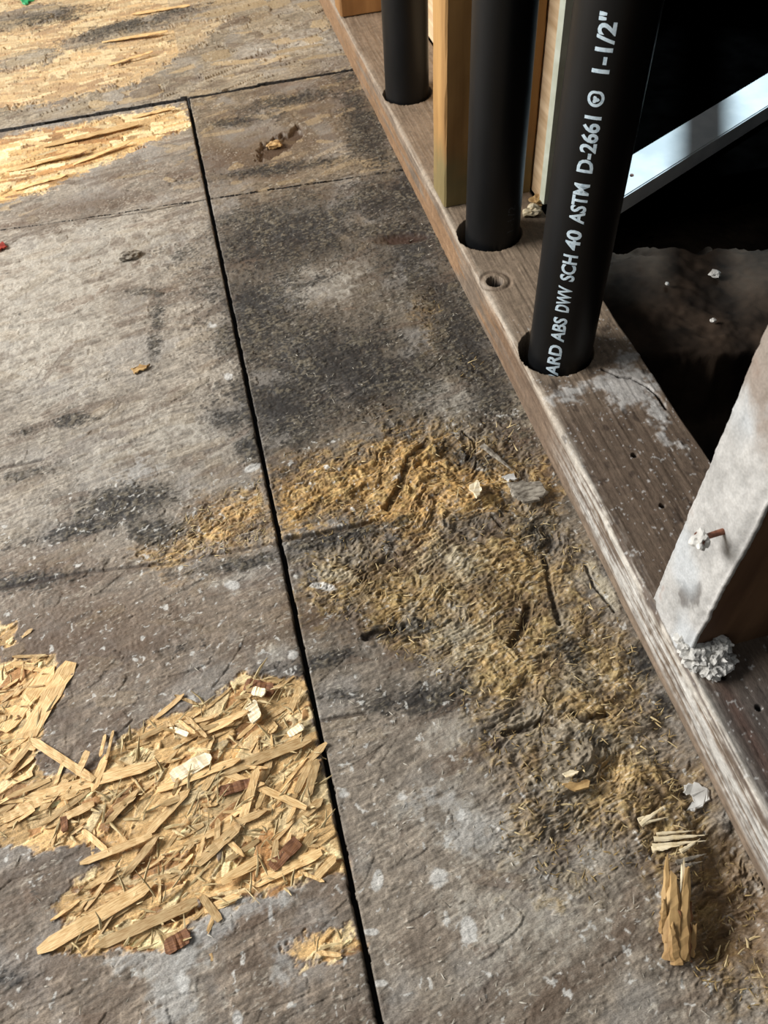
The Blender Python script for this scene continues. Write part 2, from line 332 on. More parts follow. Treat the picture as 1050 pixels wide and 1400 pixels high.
# peeled strand layer gets its strands below; mould on top of everything old
lay = np.zeros_like(U); tint = np.ones_like(U); has = np.zeros(U.shape, bool); hue = np.zeros_like(U)
rgh0 = sst(0.25, 0.75, rough + 0.3 * (n_big - 0.5))
def splat(n, mask, thr, Lr, Wr, amean, asd, hmax, tilt=0.03):
    """press n flat strands into the relief where mask is high: later ones lie over earlier ones"""
    ok = np.argwhere(mask[::6, ::6] > thr)
    if len(ok) == 0: return
    # weight by real area (rows are unevenly spaced)
    w = np.gradient(vs)[::6][ok[:, 0]]; w = w / w.sum()
    pick = ok[np.random.choice(len(ok), n, p=w)]
    for (r, c) in pick:
        cu = us[min(NC - 1, c * 6)] + np.random.uniform(-.002, .002); cv = vs[min(NR - 1, r * 6)] + np.random.uniform(-.002, .002)
        k = np.random.rand() ** 1.6
        Lh = lerp(Lr[0], Lr[1], k) / 2; Wh = np.random.uniform(*Wr) / 2
        a = math.radians(np.random.normal(amean, asd)); ca, sa = math.cos(a), math.sin(a)
        ex = abs(ca) * Lh + abs(sa) * Wh; ey = abs(sa) * Lh + abs(ca) * Wh
        c0, c1 = np.searchsorted(us, [cu - ex, cu + ex]); r0, r1 = np.searchsorted(vs, [cv - ey, cv + ey])
        if c1 - c0 < 2 or r1 - r0 < 2: continue
        x = U[r0:r1, c0:c1] - cu; y = V[r0:r1, c0:c1] - cv
        s = x * ca + y * sa; t = -x * sa + y * ca
        ph = np.random.rand() * 50
        wv = Wh * (0.75 + 0.5 * _T[((s * 300 + ph) * 7).astype(int) & 65535]) if False else Wh * (1 - 0.35 * np.abs(s / Lh) ** 3)
        ins = (np.abs(s) < Lh * (1 - 0.12 * _T[(np.floor(t * 900 + ph * 31).astype(int)) & 65535])) & (np.abs(t) < wv) & (mask[r0:r1, c0:c1] > thr - 0.15)
        if not ins.any(): continue
        z = np.random.uniform(0, hmax) + np.random.normal(0, tilt) * s * 0.6 + np.random.normal(0, tilt * 1.6) * t
        streak = 0.80 + 0.40 * _T[(np.floor(t * 1400 + ph * 77).astype(int)) & 65535]
        lay[r0:r1, c0:c1][ins] = z[ins]; tint[r0:r1, c0:c1][ins] = (np.random.uniform(0.62, 1.18) * streak)[ins]
        hue[r0:r1, c0:c1][ins] = np.random.rand(); has[r0:r1, c0:c1][ins] = True
oldf = (1 - osb_m) * np.where(V > 1.06, 1.0, 1.0)
splat(2600, oldf, 0.6, (0.012, 0.055), (0.004, 0.014), 12, 20, 0.0005, 0.010)
splat(900, oldf * (V > 1.06), 0.6, (0.03, 0.12), (0.006, 0.03), 6, 12, 0.0016, 0.03)
old_t = np.where(has, 0.55 + 0.45 * tint, 1.0); old_h = np.where(has, lay, 0) * (1 - osb_m)
oldtan = sst(0.62, 0.9, hue) * has
col = mixc(col, (176, 154, 118), 0.5 * oldtan * np.where(V > 0.82, 1.0, 0.25) * (V > 0.2) + 0.2 * oldtan * (V > 1.06))
col = mixc(col, (104, 82, 64), 0.35 * sst(0.2, 0.05, hue) * has)
col *= (old_t * (1 - 0.7 * rgh0) + 0.7 * rgh0)[..., None]
lay[:] = 0; tint[:] = 1; hue[:] = 0; has[:] = False
osb_n = osb_m * (V < 0.6); osb_f = osb_m * (V >= 0.6)
splat(700, osb_n, 0.5, (0.018, 0.075), (0.006, 0.018), 24, 26, 0.0014, 0.03)
splat(520, osb_n, 0.5, (0.008, 0.040), (0.0012, 0.005), 26, 36, 0.0018, 0.08)
splat(160, osb_n, 0.5, (0.020, 0.060), (0.005, 0.012), 24, 24, 0.0016, 0.03)
splat(700, osb_f, 0.5, (0.03, 0.12), (0.008, 0.03), 6, 10, 0.0014, 0.015)
splat(500, osb_f, 0.5, (0.015, 0.06), (0.003, 0.012), 6, 14, 0.0018, 0.03)
oc = np.asarray(s2l((214, 176, 120)), np.float32) * tint[..., None]
oc = oc + (np.asarray(s2l((236, 210, 160)), np.float32) * tint[..., None] - oc) * sst(0.55, 0.8, hue)[..., None]
oc = oc + (np.asarray(s2l((160, 112, 66)), np.float32) * tint[..., None] - oc) * (sst(0.22, 0.08, hue) * 0.8)[..., None]
oc = oc * (0.8 + 0.4 * n_fin)[..., None]
oc = mixc(oc, (176, 158, 130), 0.5 * sst(0.95, 1.15, V))
op = osb_m * np.where(U > -0.012, 0.55, 1.0)
col = col + (oc - col) * op[..., None]
dm = sst(0.36, 0.72, dark + 0.85 * (n_mid - 0.5) + 0.75 * (n_fin - 0.5) + 0.70 * (n_str - 0.5) + 0.60 * (flow - 0.5) + 0.35 * (n_spk - 0.5))
col = mixc(col, (58, 55, 52), 0.38 * sst(0.2, 0.7, dark + 0.5 * (n_mid - 0.5)))
col = mixc(col, (32, 31, 31), 0.80 * dm)
col = mixc(col, (146, 135, 114), 0.42 * sst(0.54, 0.70, 0.35 * n_fin + 0.3 * n_spk + 0.35 * flow + 0.45 * (n_mid - 0.5)) * sst(0.2, 0.6, dark) * (1 - osb_m))
# flecks: pale scuffs and black mould dots
fl = sst(0.66, 0.80, afbm(GU * 300, GVw * 900, 2, 41)) * sst(0.42, 0.6, n_mid)
col = mixc(col, (206, 198, 182), 0.42 * fl * (1 - 0.4 * osb_m) * (1 - 0.55 * dm))
bd = sst(0.60, 0.74, afbm(GU * 380, GVw * 620, 2, 42) + 0.25 * (n_mid - 0.5)) * sst(0.15, 0.5, dark + 0.05)
col = mixc(col, (30, 28, 26), 0.75 * bd)
sp_ = sst(0.74, 0.80, fbm(GU * 240 + 3 * n_mid, GV * 330 + 3 * n_fin, 3, 43)) * (V < 0.45)
col = mixc(col, (205, 203, 196), 0.75 * sp_ * (1 - osb_m) * (1 - 0.6 * rm))
lime = hard(blobs([(215, 1308, 60, 24, -10, 1.0), (330, 1240, 90, 22, -16, .92), (235, 1355, 26, 50, 0, .9), (385, 1310, 20, 34, 0, .85), (290, 1275, 50, 16, -20, .9), (640, 1130, 60, 40, 20, .75), (600, 1090, 40, 20, 0, .72), (180, 640, 40, 20, 0, .7)]), 0.16, 1.3)
col = mixc(col, (168, 167, 164), 0.62 * lime * (1 - osb_m) * (0.6 + 0.4 * n_fin))
# white spots of spilled paint and lime
wsp = hard(blobs([(516, 1205, 8, 16, 10), (507, 1274, 11, 5, 0), (640, 1272, 11, 18, 0), (600, 1200, 16, 16, 0, .8), (318, 800, 12, 7, 0, .9), (520, 1344, 10, 5, 0), (345, 640, 14, 5, -20, .9), (312, 515, 6, 5, 0), (290, 445, 10, 5, 0, .8), (400, 895, 10, 10, 0, .85), (325, 1395, 8, 14, 0, .85), (325, 1230, 16, 6, 0, .9), (370, 1250, 5, 20, 0, .8), (550, 1090, 9, 6, 0, .7), (630, 1115, 7, 12, 20, .8), (470, 1085, 12, 10, 0, .75), (440, 800, 20, 6, 10, .85), (268, 1235, 6, 6, 0), (250, 1345, 14, 20, 0, .7)]), 0.08, 0.5)
col = mixc(col, (206, 204, 198), 0.75 * wsp)

# --- height of the surface
h = 0.0009 * (n_big - 0.5) * 2 + 0.00045 * (n_mid - 0.5) + 0.00050 * (n_str - 0.5) + 0.00028 * (n_fin - 0.5)
rgh = sst(0.25, 0.75, rough + 0.3 * (n_big - 0.5))
bill = np.abs(fbm(U * 42, V * 42, 4, 21) - 0.5) * 2
crag = fbm(GU * 55, GVw * 130, 4, 22)
h += old_h * (1 - rgh) + 0.00035 * (flow - 0.5)
w1 = fbm(U * 38, V * 38, 3, 24) - 0.5; w2 = fbm(U * 38 + 9, V * 38, 3, 25) - 0.5
RU = GU + 0.030 * w1; RV = GV + 0.034 * w2
torn = fbm(RU * 22, RV * 46, 4, 26); terr = torn * 9 + 0.8 * (n_fin - 0.5); terr = (np.floor(terr) + sst(0.55, 1.0, terr - np.floor(terr))) / 9
hair = afbm(RU * 150, RV * 780, 3, 27)
deep = 0.42 + 0.58 * np.clip(blobs([(820, 1010, 140, 90, 20, 1.6), (980, 1210, 90, 130, 0, 1.6), (575, 670, 60, 90, 10, 1.2), (720, 690, 60, 40, 0, 1.3)]), 0, 1)
h += rgh * deep * (0.015 * (terr - 0.5) + 0.0042 * (crag - 0.5) + 0.0026 * (bill - 0.3))
h += rgh * (0.0022 * (hair - 0.5) + 0.0010 * (flow - 0.5) + 0.0009 * (n_fin - 0.5) + 0.0006 * (n_spk - 0.5) - 0.0012)
col = col * (1 + rgh * (1.3 * (hair - 0.5) + 0.7 * (n_spk - 0.5)))[..., None]
h += 0.0010 * (dark > 0.1) * (n_fin - 0.5) + 0.0005 * (n_spk - 0.5)
h += osb_m * np.where(has, lay - 0.0018, -0.0024)
h -= 0.0010 * hard(gold, 0.05, 0.9)
pm = sst(0.35, 0.75, pit + 0.5 * (n_mid - 0.5) + 0.2 * (n_fin - 0.5))
h -= pm * (0.007 + 0.006 * (fbm(U * 60, V * 60, 3, 23) - 0.4))
col = mixc(col, (112, 84, 48), 0.5 * pm)
# torn holes, gouges, cracks
slb = blob(552, 325, 38, 8, -4); slot = sst(0.40, 0.75, slb + 0.25 * (n_fin - 0.5)) * (slb > 0.2); h -= 0.0035 * slot; col = mixc(col, (66, 46, 36), 0.8 * slot)
gb = blobs([(378, 200, 28, 12, -28), (400, 186, 18, 9, -40)]); gouge = sst(0.42, 0.62, gb + 0.5 * (n_fin - 0.5)) * (gb > 0.15); h -= 0.004 * gouge; col = mixc(col, (70, 50, 34), 0.75 * gouge)
for pts, w, d in [([(382, 738), (440, 728), (500, 714), (520, 708)], 0.0030, 0.003), ([(590, 322), (562, 326)], 0.002, 0.002), ([(285, 272), (200, 290), (120, 300)], 0.0016, 0.0012),
                  ([(700, 880), (718, 850), (722, 828)], 0.004, 0.004), ([(585, 600), (560, 625), (548, 660), (530, 690)], 0.004, 0.003), ([(632, 588), (648, 600), (650, 612)], 0.0014, 0.002),
                  ([(800, 770), (812, 800), (840, 835)], 0.0016, 0.002), ([(380, 1010), (440, 985), (500, 975)], 0.002, 0.001), ([(745, 760), (752, 800), (765, 850)], 0.003, 0.003), ([(500, 870), (540, 858)], 0.004, 0.003),
                  ([(0, 805), (120, 782), (240, 768), (380, 742)], 0.0022, 0.0007), ([(0, 640), (60, 628)], 0.002, 0.001), ([(690, 1000), (740, 985), (760, 990)], 0.003, 0.004), ([(785, 975), (800, 985), (830, 975)], 0.003, 0.004)]:
    ln = line(pts, w); k = sst(0.1, 0.6, ln + 0.6 * (n_fin - 0.5)) * sst(0, 0.15, ln); h -= d * k; col = mixc(col, (48, 36, 28), 0.6 * k)

# --- joints between the panels
jit = 0.0005 * (fbm(V * 260, V * 0 + 3, 3, 51) - 0.5) * 2
S_U = -0.0122
sw = 0.00155 + 0.0005 * (fbm(V * 90, V * 0 + 9, 3, 52) - 0.5) + 0.0004 * sst(0.3, 1.0, V)
v_c1 = 1.0563 + 0.018 * U + 0.0010 * (fbm(U * 60, U * 0, 3, 53) - 0.5)
v_c2 = 0.8215 - 0.05 * U + 0.0020 * (fbm(U * 60, U * 0, 3, 54) - 0.5)
j_long = (np.abs(U - S_U - jit) < sw) & (V < v_c1)
j_c1 = np.abs(V - v_c1) < np.where(U < S_U, 0.0030, 0.0017)
j_c2 = np.abs(V - v_c2) < np.where(U < S_U, 0.0008, 0.0012)
jn = j_long | j_c1 | j_c2
near_j = np.maximum(sst(0.008, 0.001, np.abs(U - S_U)) * (V < 1.06), 0)
col = mixc(col, (60, 52, 44), 0.35 * near_j * (1 - osb_m) * n_mid * 1.6)
h -= 0.0008 * sst(0.003, 0.0008, np.abs(U - S_U)) * (V < 1.06)
h = np.where(jn, -0.012, h)
joint_shade = jn | (np.abs(V - v_c1 - 0.0006) < np.where(U < S_U, 0.0042, 0.0028)) | (np.abs(V - v_c2 - 0.0003) < np.where(U < S_U, 0.0008, 0.0014) * (n_mid + 0.4))  # shade of the gaps painted over the joints and along their lips
col = np.where(joint_shade[..., None], np.asarray(s2l((30, 26, 22)), np.float32), col)
col = np.clip(col, 0.002, 0.92)
# fall away under the wall plate
h = np.where(U > 0.1962, np.minimum(h, -0.0005), h)
HF = h.astype(np.float32)
def ground(x, y):
    r = int(np.clip(np.searchsorted(vs, y), 0, NR - 1)); c = int(np.clip(np.searchsorted(us, x), 0, NC - 1)); return float(HF[r, c])

M_outer = flat_mat('plain_subfloor', (120, 108, 92), (158, 144, 124), 12, 0.75, 0.25, 0.3, (1, 4, 1), detail=8)
floor = tag(empty('floor'), 'worn rot-stained wood panel subfloor with dark joints', kind='structure')
ic = int(np.searchsorted(us, S_U))
panels = {}
def cut(name, r0, r1, c0, c1):
    me = grid_mesh(name, U[r0:r1, c0:c1], V[r0:r1, c0:c1], HF[r0:r1, c0:c1], col[r0:r1, c0:c1])
    return obj('floor_panel', me, M_floor, floor)
# the cross joints wander by less than a few rows: cut each panel along its joint's middle
i1 = int(np.searchsorted(vs, 1.0563)); 
i2l = int(np.searchsorted(vs, 0.8215 + 0.05 * 0.15)); i2r = int(np.searchsorted(vs, 0.8215 - 0.05 * 0.09))
p_far = cut('floor_panel', i1, NR, 0, NC)
p_ml = cut('floor_panel', i2l, i1 + 1, 0, ic + 1)
p_mr = cut('floor_panel', i2r, i1 + 1, ic, NC)
p_nl = cut('floor_panel', 0, i2l + 1, 0, ic + 1)
p_nr = cut('floor_panel', 0, i2r + 1, ic, NC)
def outer(x0, x1, y0, y1):
    b = bmesh.new(); bmesh.ops.create_cube(b, size=1.0)
    for vv in b.verts: vv.co = Vector((lerp(x0, x1, vv.co.x + .5), lerp(y0, y1, vv.co.y + .5), lerp(-0.014, -0.0005, vv.co.z + .5)))
    return obj('floor_panel', b, M_outer, floor)
outer(-2.2, -0.3705, -0.02, 1.62); outer(-2.2, 0.196, 1.6225, 3.2); outer(-2.2, 0.196, -1.4, -0.0215)
def panel_of(x, y):
    if y > 1.0563: return p_far
    if x < S_U: return p_ml if y > vs[i2l] else p_nl
    return p_mr if y > vs[i2r] else p_nr

# ------------------------------------------------------------------ loose and torn strands
def strand_mesh(L, W, T, curl, seed, taper=0.5, n=6):
    """one torn strand along +X, pivot at its stuck end, curling up"""
    rs = random.Random(seed); v = []; f = []; sk = rs.uniform(-.35, .35)
    for i in range(n + 1):
        t = i / n; x = L * t; z = curl * t * t + rs.uniform(-1, 1) * T * 0.4
        w = W * (0.5 if 0 < i < n else 0.5 * rs.uniform(0.1, taper + 0.3)) * rs.uniform(0.93, 1.03); off = (i / n - .5) * sk * W; tw = rs.uniform(-.25, .25) * W * 0.3
        v += [(x + rs.uniform(-.08, .08) * W * (i == n), off - w, z - tw), (x, off + w, z + tw), (x, off + w, z + tw + T), (x, off - w, z - tw + T)]
        if i:
            a = 4 * (i - 1); b = 4 * i
            for k in range(4): f.append((a + k, b + k, b + (k + 1) % 4, a + (k + 1) % 4))
    f.append((0, 1, 2, 3)); f.append((4 * n + 3, 4 * n + 2, 4 * n + 1, 4 * n))
    return pydata('wood_strand', v, f, smooth=False)
bank = [strand_mesh(random.uniform(0.012, 0.034), random.uniform(0.0018, 0.006), random.uniform(0.00025, 0.0005), random.uniform(0, 0.0016), 100 + i) for i in range(26)]
for me in bank: me.materials.append(M_strand)
ok = np.argwhere((osb_m[::4, ::4] > 0.7) & (V[::4, ::4] < 0.34) & (V[::4, ::4] > 0.06) & (U[::4, ::4] > -0.25))
for k in range(190):
    r, c = ok[np.random.randint(len(ok))]; x, y = float(us[c * 4]), float(vs[r * 4])
    if abs(x - S_U) < 0.012: continue
    me = random.choice(bank); sc = random.uniform(0.55, 1.15)
    a = math.radians(random.gauss(24, 34)); 
    if random.random() < 0.5: a += math.pi
    xe = x + 0.02 * sc * math.cos(a)
    if x < S_U and xe > S_U - 0.003: a = math.pi - a
    o = obj('wood_strand', me, None, panel_of(x, y), (x, y, ground(x, y) + 0.0002), (random.gauss(0, .10), -abs(random.gauss(0.0, .045)), a)); o.scale = (sc, sc * random.uniform(0.5, 1.1), 1)
def strand_px(p0, p1, wmm, lift, mat, name='wood_strand', thick=0.0008, seed=0, curl=0.0, root_lift=0.0006):
    x0, y0 = at(*p0); x1, y1 = at(*p1)
    if x0 < S_U and y0 < 1.05: x0, x1 = min(x0, S_U - 0.0045), min(x1, S_U - 0.0045)
    L = math.hypot(x1 - x0, y1 - y0)
    me = strand_mesh(L, wmm / 1000, thick, curl, seed, 0.6, 9); me.materials.append(mat)
    pn = panel_of((x0 + x1) / 2, (y0 + y1) / 2)
    return obj(name, me, None, pn, (x0, y0, max(ground(x0, y0), -0.002) + root_lift), (0, -math.atan2(lift, L), math.atan2(y1 - y0, x1 - x0)))
big = [((22, 1096), (215, 1046), 8, .0035), ((52, 1302), (212, 1208), 9, .003), ((85, 1290), (205, 1222), 6, .002), ((130, 1298), (270, 1230), 7, .002), ((20, 1040), (95, 905), 14, .002), ((5, 1000), (70, 910), 13, .001),
       ((40, 1010), (130, 1068), 6, .002), ((215, 1080), (330, 1040), 6, .003), ((300, 1060), (425, 1010), 8, .002), ((330, 1135), (352, 1050), 6, .004), ((340, 1210), (440, 1165), 7, .002), ((295, 1165), (300, 1120), 4, .003), ((250, 1155), (365, 1110), 5, .003),
       ((345, 958), (352, 990), 9, .005), ((362, 985), (378, 1000), 8, .004), ((395, 975), (410, 940), 5, .006), ((330, 985), (270, 1000), 4, .004), ((255, 980), (285, 1012), 3, .006), ((245, 985), (270, 1008), 2.5, .007), ((280, 1045), (420, 1105), 5, .003),
       ((420, 1090), (450, 1035), 6, .003), ((405, 1085), (425, 1040), 5, .002), ((110, 1180), (210, 1145), 5, .003), ((200, 1140), (260, 1080), 6, .002), ((270, 1180), (330, 1130), 7, .004), ((145, 1005), (140, 1040), 2.5, .006), ((155, 1000), (150, 1045), 2, .008), ((105, 1060), (125, 1030), 5, .006),
       ((60, 1130), (130, 1100), 6, .002), ((0, 1120), (60, 1095), 7, .001), ((372, 1190), (380, 1150), 4, .004), ((430, 1200), (470, 1170), 5, .003)]
for k, (a, b, w, l) in enumerate(big): strand_px(a, b, w * 0.85, l * 0.6, M_strand, seed=300 + k, thick=0.0005)
dk = flat_mat('dark_strand', (96, 62, 42), (140, 96, 62), 160, 0.7, 0.3, 0.3, (1, 9, 1))
for k, (a, b, w, l) in enumerate([((372, 1188), (408, 1150), 7, .002), ((335, 935), (375, 945), 9, .001), ((225, 1295), (262, 1280), 8, .001), ((300, 1085), (345, 1070), 6, .001), ((85, 1110), (92, 1138), 4, .002)]):
    strand_px(a, b, w, l, dk, seed=400 + k)
M_bright = flat_mat('bright_strand', (228, 205, 160), (250, 238, 210), 160, 0.55, 0.35, 0.2, (1, 9, 1))
for k, (a, b, w, l) in enumerate([((340, 962), (356, 990), 8, .006), ((395, 1005), (415, 992), 5, .003), ((235, 1065), (290, 1035), 9, .002), ((345, 945), (365, 950), 6, .003), ((232, 995), (262, 1010), 3, .006)]):
    strand_px(a, b, w, l, M_bright, seed=450 + k)
# far tan strands above and below the first cross joint
for k, (a, b, w, l) in enumerate([((60, 200), (190, 172), 9, .002), ((10, 235), (120, 208), 8, .002), ((100, 225), (180, 196), 6, .003), ((140, 60), (230, 46), 7, .002), ((150, 90), (210, 74), 6, .003), ((180, 20), (260, 9), 7, .002), ((180, 160), (240, 150), 6, .003), ((20, 258), (90, 240), 7, .002)]):
    strand_px(a, b, w, l, M_strand, seed=500 + k, thick=0.0006)

def joined_fibres(name, n, mask, thr, Lr, Wr, mat, panel, inside, vmax=0.75, amean=15, asd=60):
    pr = np.argwhere((mask[::4, ::4] > thr) & (V[::4, ::4] < vmax) & (V[::4, ::4] > 0.0) & (U[::4, ::4] < 0.190) & inside(U[::4, ::4], V[::4, ::4]))
    if len(pr) == 0: return
    w = np.gradient(vs)[::4][pr[:, 0]] / (0.25 + vs[::4][pr[:, 0]]); w /= w.sum()
    verts = []; faces = []
    for q in np.random.choice(len(pr), n, p=w):
        r, c = pr[q]; x, y = float(us[c * 4]), float(vs[r * 4]); z = ground(x, y)
        L = random.uniform(*Lr); W = random.uniform(*Wr); a = math.radians(random.gauss(amean, asd)); el = abs(random.gauss(0.1, 0.28))
        d = Vector((math.cos(a) * math.cos(el), math.sin(a) * math.cos(el), math.sin(el))); s = Vector((-math.sin(a), math.cos(a), random.uniform(-.4, .4))) * W * 0.5; u = Vector((0, 0, W * 0.35))
        p = Vector((x, y, z - 0.0003)); b = len(verts); bend = Vector((random.uniform(-.3, .3), random.uniform(-.3, .3), random.uniform(-.2, .2))) * L
        for t, k in ((0, 1.0), (0.5, 0.9), (1, 0.25)):
            o = p + d * L * t + bend * t * t
            verts += [o - s * k, o + s * k, o + u * k + s * 0.3 * k]
        for i in (0, 3):
            for k in range(3): faces.append((b + i + k, b + i + 3 + k, b + i + 3 + (k + 1) % 3, b + i + (k + 1) % 3))
        faces.append((b + 8, b + 7, b + 6))
    o = obj(name, pydata(name, verts, faces, False), mat, panel); o['kind'] = 'stuff'; return o
right = lambda u, v: (u > 0.0) & (v < 0.8); left = lambda u, v: (u < -0.02) & (v < 0.8)
joined_fibres('rotten_fibres', 2600, rough, 0.45, (0.0015, 0.005), (0.0004, 0.0010), M_fibre, p_nr, right)
M_fib2 = flat_mat('pale_fibre', (164, 142, 100), (214, 194, 150), 200, 0.75, 0.2, 0.2)
joined_fibres('pale_fibres', 500, rough, 0.5, (0.002, 0.008), (0.0004, 0.0012), M_fib2, p_nr, right)
joined_fibres('golden_fibres', 300, gold, 0.45, (0.002, 0.006), (0.0004, 0.0010), M_fib2, p_nl, left)
M_fib3 = flat_mat('grey_fibre', (150, 142, 128), (200, 194, 180), 200, 0.8, 0.2, 0.2)
joined_fibres('grey_lint', 700, 1 - rough, 0.5, (0.0012, 0.0045), (0.0003, 0.0008), M_fib3, p_nr, right)
joined_fibres('grey_lint', 500, 1 - osb_m, 0.6, (0.0012, 0.0045), (0.0003, 0.0008), M_fib3, p_nl, left)
joined_fibres('strand_slivers', 500, osb_m, 0.6, (0.004, 0.014), (0.0006, 0.002), M_fib2, p_nl, left, 0.4, 30, 50)

# ------------------------------------------------------------------ wall plate with bored holes
PX0, PW, PH = 0.1955, 0.0875, 0.038
PIPE_R = 0.0238
pipes_xy = [(0.2265, 0.4515), (0.2275, 0.6165), (0.2235, 0.8975)]
holes = [(0.2245, 0.4535, 0.0285), (0.2255, 0.6185, 0.0285), (0.2240, 0.8985, 0.0268)]
def build_plate():
    # profile: up the front face, round the arris, across the top, down the back
    prof = []
    nf = 44
    for i in range(nf): prof.append((0.0, 0.0345 * i / nf, -1, 0))
    for i in range(7): a = math.pi / 2 * i / 6; prof.append((0.0035 - 0.0035 * math.cos(a), 0.0345 + 0.0035 * math.sin(a), -math.cos(a), math.sin(a)))
    nt = 118
    for i in range(1, nt): prof.append((0.0035 + (PW - 0.0055) * i / nt, PH, 0, 1))
    for i in range(5): a = math.pi / 2 * i / 4; prof.append((PW - 0.002 + 0.002 * math.sin(a), PH - 0.002 + 0.002 * math.cos(a), math.sin(a), math.cos(a)))
    for i in range(1, 9): prof.append((PW, (PH - 0.002) * (1 - i / 8), 1, 0))
    prof = np.array(prof, np.float32)
    yy = [-0.10]
    while yy[-1] < 1.75: yy.append(yy[-1] + max(0.0006, 0.0005 + 0.0010 * max(0, yy[-1]) ** 1.5))
    yy = np.array(yy, np.float32)
    s = np.concatenate([[0], np.cumsum(np.hypot(np.diff(prof[:, 0]), np.diff(prof[:, 1])))]).astype(np.float32)
    S, Y = np.meshgrid(s, yy); X = np.broadcast_to(prof[:, 0], S.shape).copy(); Z = np.broadcast_to(prof[:, 1], S.shape).copy()
    NX = np.broadcast_to(prof[:, 2], S.shape); NZ = np.broadcast_to(prof[:, 3], S.shape)
    g = afbm(S * 420, Y * 22, 3, 61); g2 = afbm(S * 130, Y * 9, 3, 62); m1 = fbm(S * 40, Y * 40, 4, 63); f1 = fbm(S * 260, Y * 260, 3, 64); b1 = fbm(S * 14, Y * 14, 3, 65)
    front = sst(0.0365, 0.0335, S); arris = np.exp(-((S - 0.0372) / 0.0042) ** 2)
    top = (S > 0.036) & (S < 0.127)
    # colour
    c = np.asarray(s2l((122, 106, 90)), np.float32) * (0.62 + 0.7 * g)[..., None] * (0.7 + 0.6 * m1)[..., None]
    nearb = sst(0.42, 0.36, Y) * sst(0.030, 0.036, S)
    c = mixc(c, (80, 66, 55), 0.75 * nearb * (0.6 + 0.5 * m1))
    c = mixc(c, (74, 70, 68), 0.7 * sst(0.19, 0.15, Y) * sst(0.036, 0.042, S))
    c = mixc(c, (134, 117, 98), 0.5 * sst(0.40, 0.46, Y) * top)
    c = mixc(c, (142, 104, 66), 0.55 * front * sst(0.42, 0.52, Y) * sst(0.44, 0.6, g2 + 0.15 * m1))
    c = mixc(c, (98, 78, 62), 0.5 * front * sst(0.56, 0.46, Y) * sst(0.3, 0.42, Y))
    worn = sst(0.40, 0.30, Y) * sst(0.006, 0.014, S) * sst(0.046, 0.036, S)
    c = mixc(c, (188, 186, 180), 0.80 * worn * sst(0.30, 0.62, g + 0.35 * (m1 - 0.5) + 0.3 * (f1 - .5)))
    c = mixc(c, (92, 82, 74), 0.6 * worn * sst(0.62, 0.74, afbm(S * 500, Y * 40, 2, 66)))
    c = mixc(c, (196, 186, 170), 0.6 * arris * sst(0.36, 0.5, g + 0.3 * (m1 - .5)) * (0.35 + 0.65 * sst(0.9, 0.2, Y)))
    c = mixc(c, (100, 66, 52), 0.35 * np.exp(-((S - 0.052) / 0.004) ** 2) * sst(0.19, 0.15, Y))
    # lime crust beside the near pipe, with a crack through it
    X0 = X + PX0
    cr = np.zeros_like(S)
    for (qx, qy, rx, ry, k) in [(0.258, 0.398, 0.018, 0.020, 1.0), (0.269, 0.372, 0.012, 0.020, .95), (0.243, 0.408, 0.02, 0.012, .8), (0.222, 0.408, 0.022, 0.012, .75), (0.262, 0.345, 0.006, 0.012, .7), (0.270, 0.335, 0.006, 0.02, .6), (0.272, 0.43, 0.012, 0.012, .6), (0.250, 0.312, .005, .008, .62)]:
        cr = np.maximum(cr, k * np.clip(1 - 0.5 * np.hypot((X0 - qx) / rx, (Y - qy) / ry), 0, 1))
    cr = sst(0.42, 0.72, cr + 0.75 * (m1 - 0.5) + 0.6 * (f1 - 0.5)) * top
    c = mixc(c, (178, 176, 172), 0.72 * cr)
    c = mixc(c, (196, 194, 190), 0.55 * sst(0.77, 0.83, fbm(S * 500, Y * 380, 2, 67)) * top * (Y < 0.5))
    c = mixc(c, (46, 36, 30), 0.6 * sst(0.66, 0.80, fbm(S * 160, Y * 90, 3, 68)) * top * (Y < 0.5))
    c *= (0.72 + 0.56 * f1)[..., None]
    # height
    hn = 0.0009 * (g - 0.5) + 0.0007 * (m1 - 0.5) + 0.0012 * (b1 - 0.5) + 0.0006 * cr * f1 + worn * 0.0016 * (g - 0.5) - 0.0012 * arris * m1
    crk = [(0.250, 0.4235), (0.258, 0.412), (0.266, 0.408), (0.273, 0.396), (0.2765, 0.384), (0.276, 0.372)]
    for a, b in zip(crk[:-1], crk[1:]):
        ex, ey = b[0] - a[0], b[1] - a[1]; t = np.clip(((X0 - a[0]) * ex + (Y - a[1]) * ey) / (ex * ex + ey * ey), 0, 1)
        d = np.hypot(X0 - a[0] - t * ex, Y - a[1] - t * ey) + 0.0012 * (f1 - 0.5)
        k = sst(0.0013, 0.0005, d) * top; hn -= 0.003 * k; c = mixc(c, (36, 28, 24), 0.8 * k)
    for (qx, qy, r) in [(0.2365, 0.337, 0.0016), (0.235, 0.291, 0.0014), (0.214, 0.170, 0.0013), (0.2235, 0.148, 0.0014)]:
        k = sst(r * 1.5, r, np.hypot(X0 - qx, Y - qy)) * top; hn -= 0.004 * k; c = mixc(c, (20, 16, 14), 0.9 * k)
    X += NX * hn; Z += NZ * hn
    # bored holes
    for (qx, qy, r) in holes:
        d = np.hypot(X0 - qx, Y - qy) + 0.0012 * (fbm(S * 300, Y * 300, 2, 69) - 0.5)
        k = (d < r) & top; Z = np.where(k, np.minimum(Z, 0.001), Z); c = np.where(k[..., None], np.asarray(s2l((26, 20, 16)), np.float32), c)
        rim = sst(r + 0.004, r + 0.0005, d) * (d >= r) * top; c = mixc(c, (150, 132, 108), 0.35 * rim * m1)
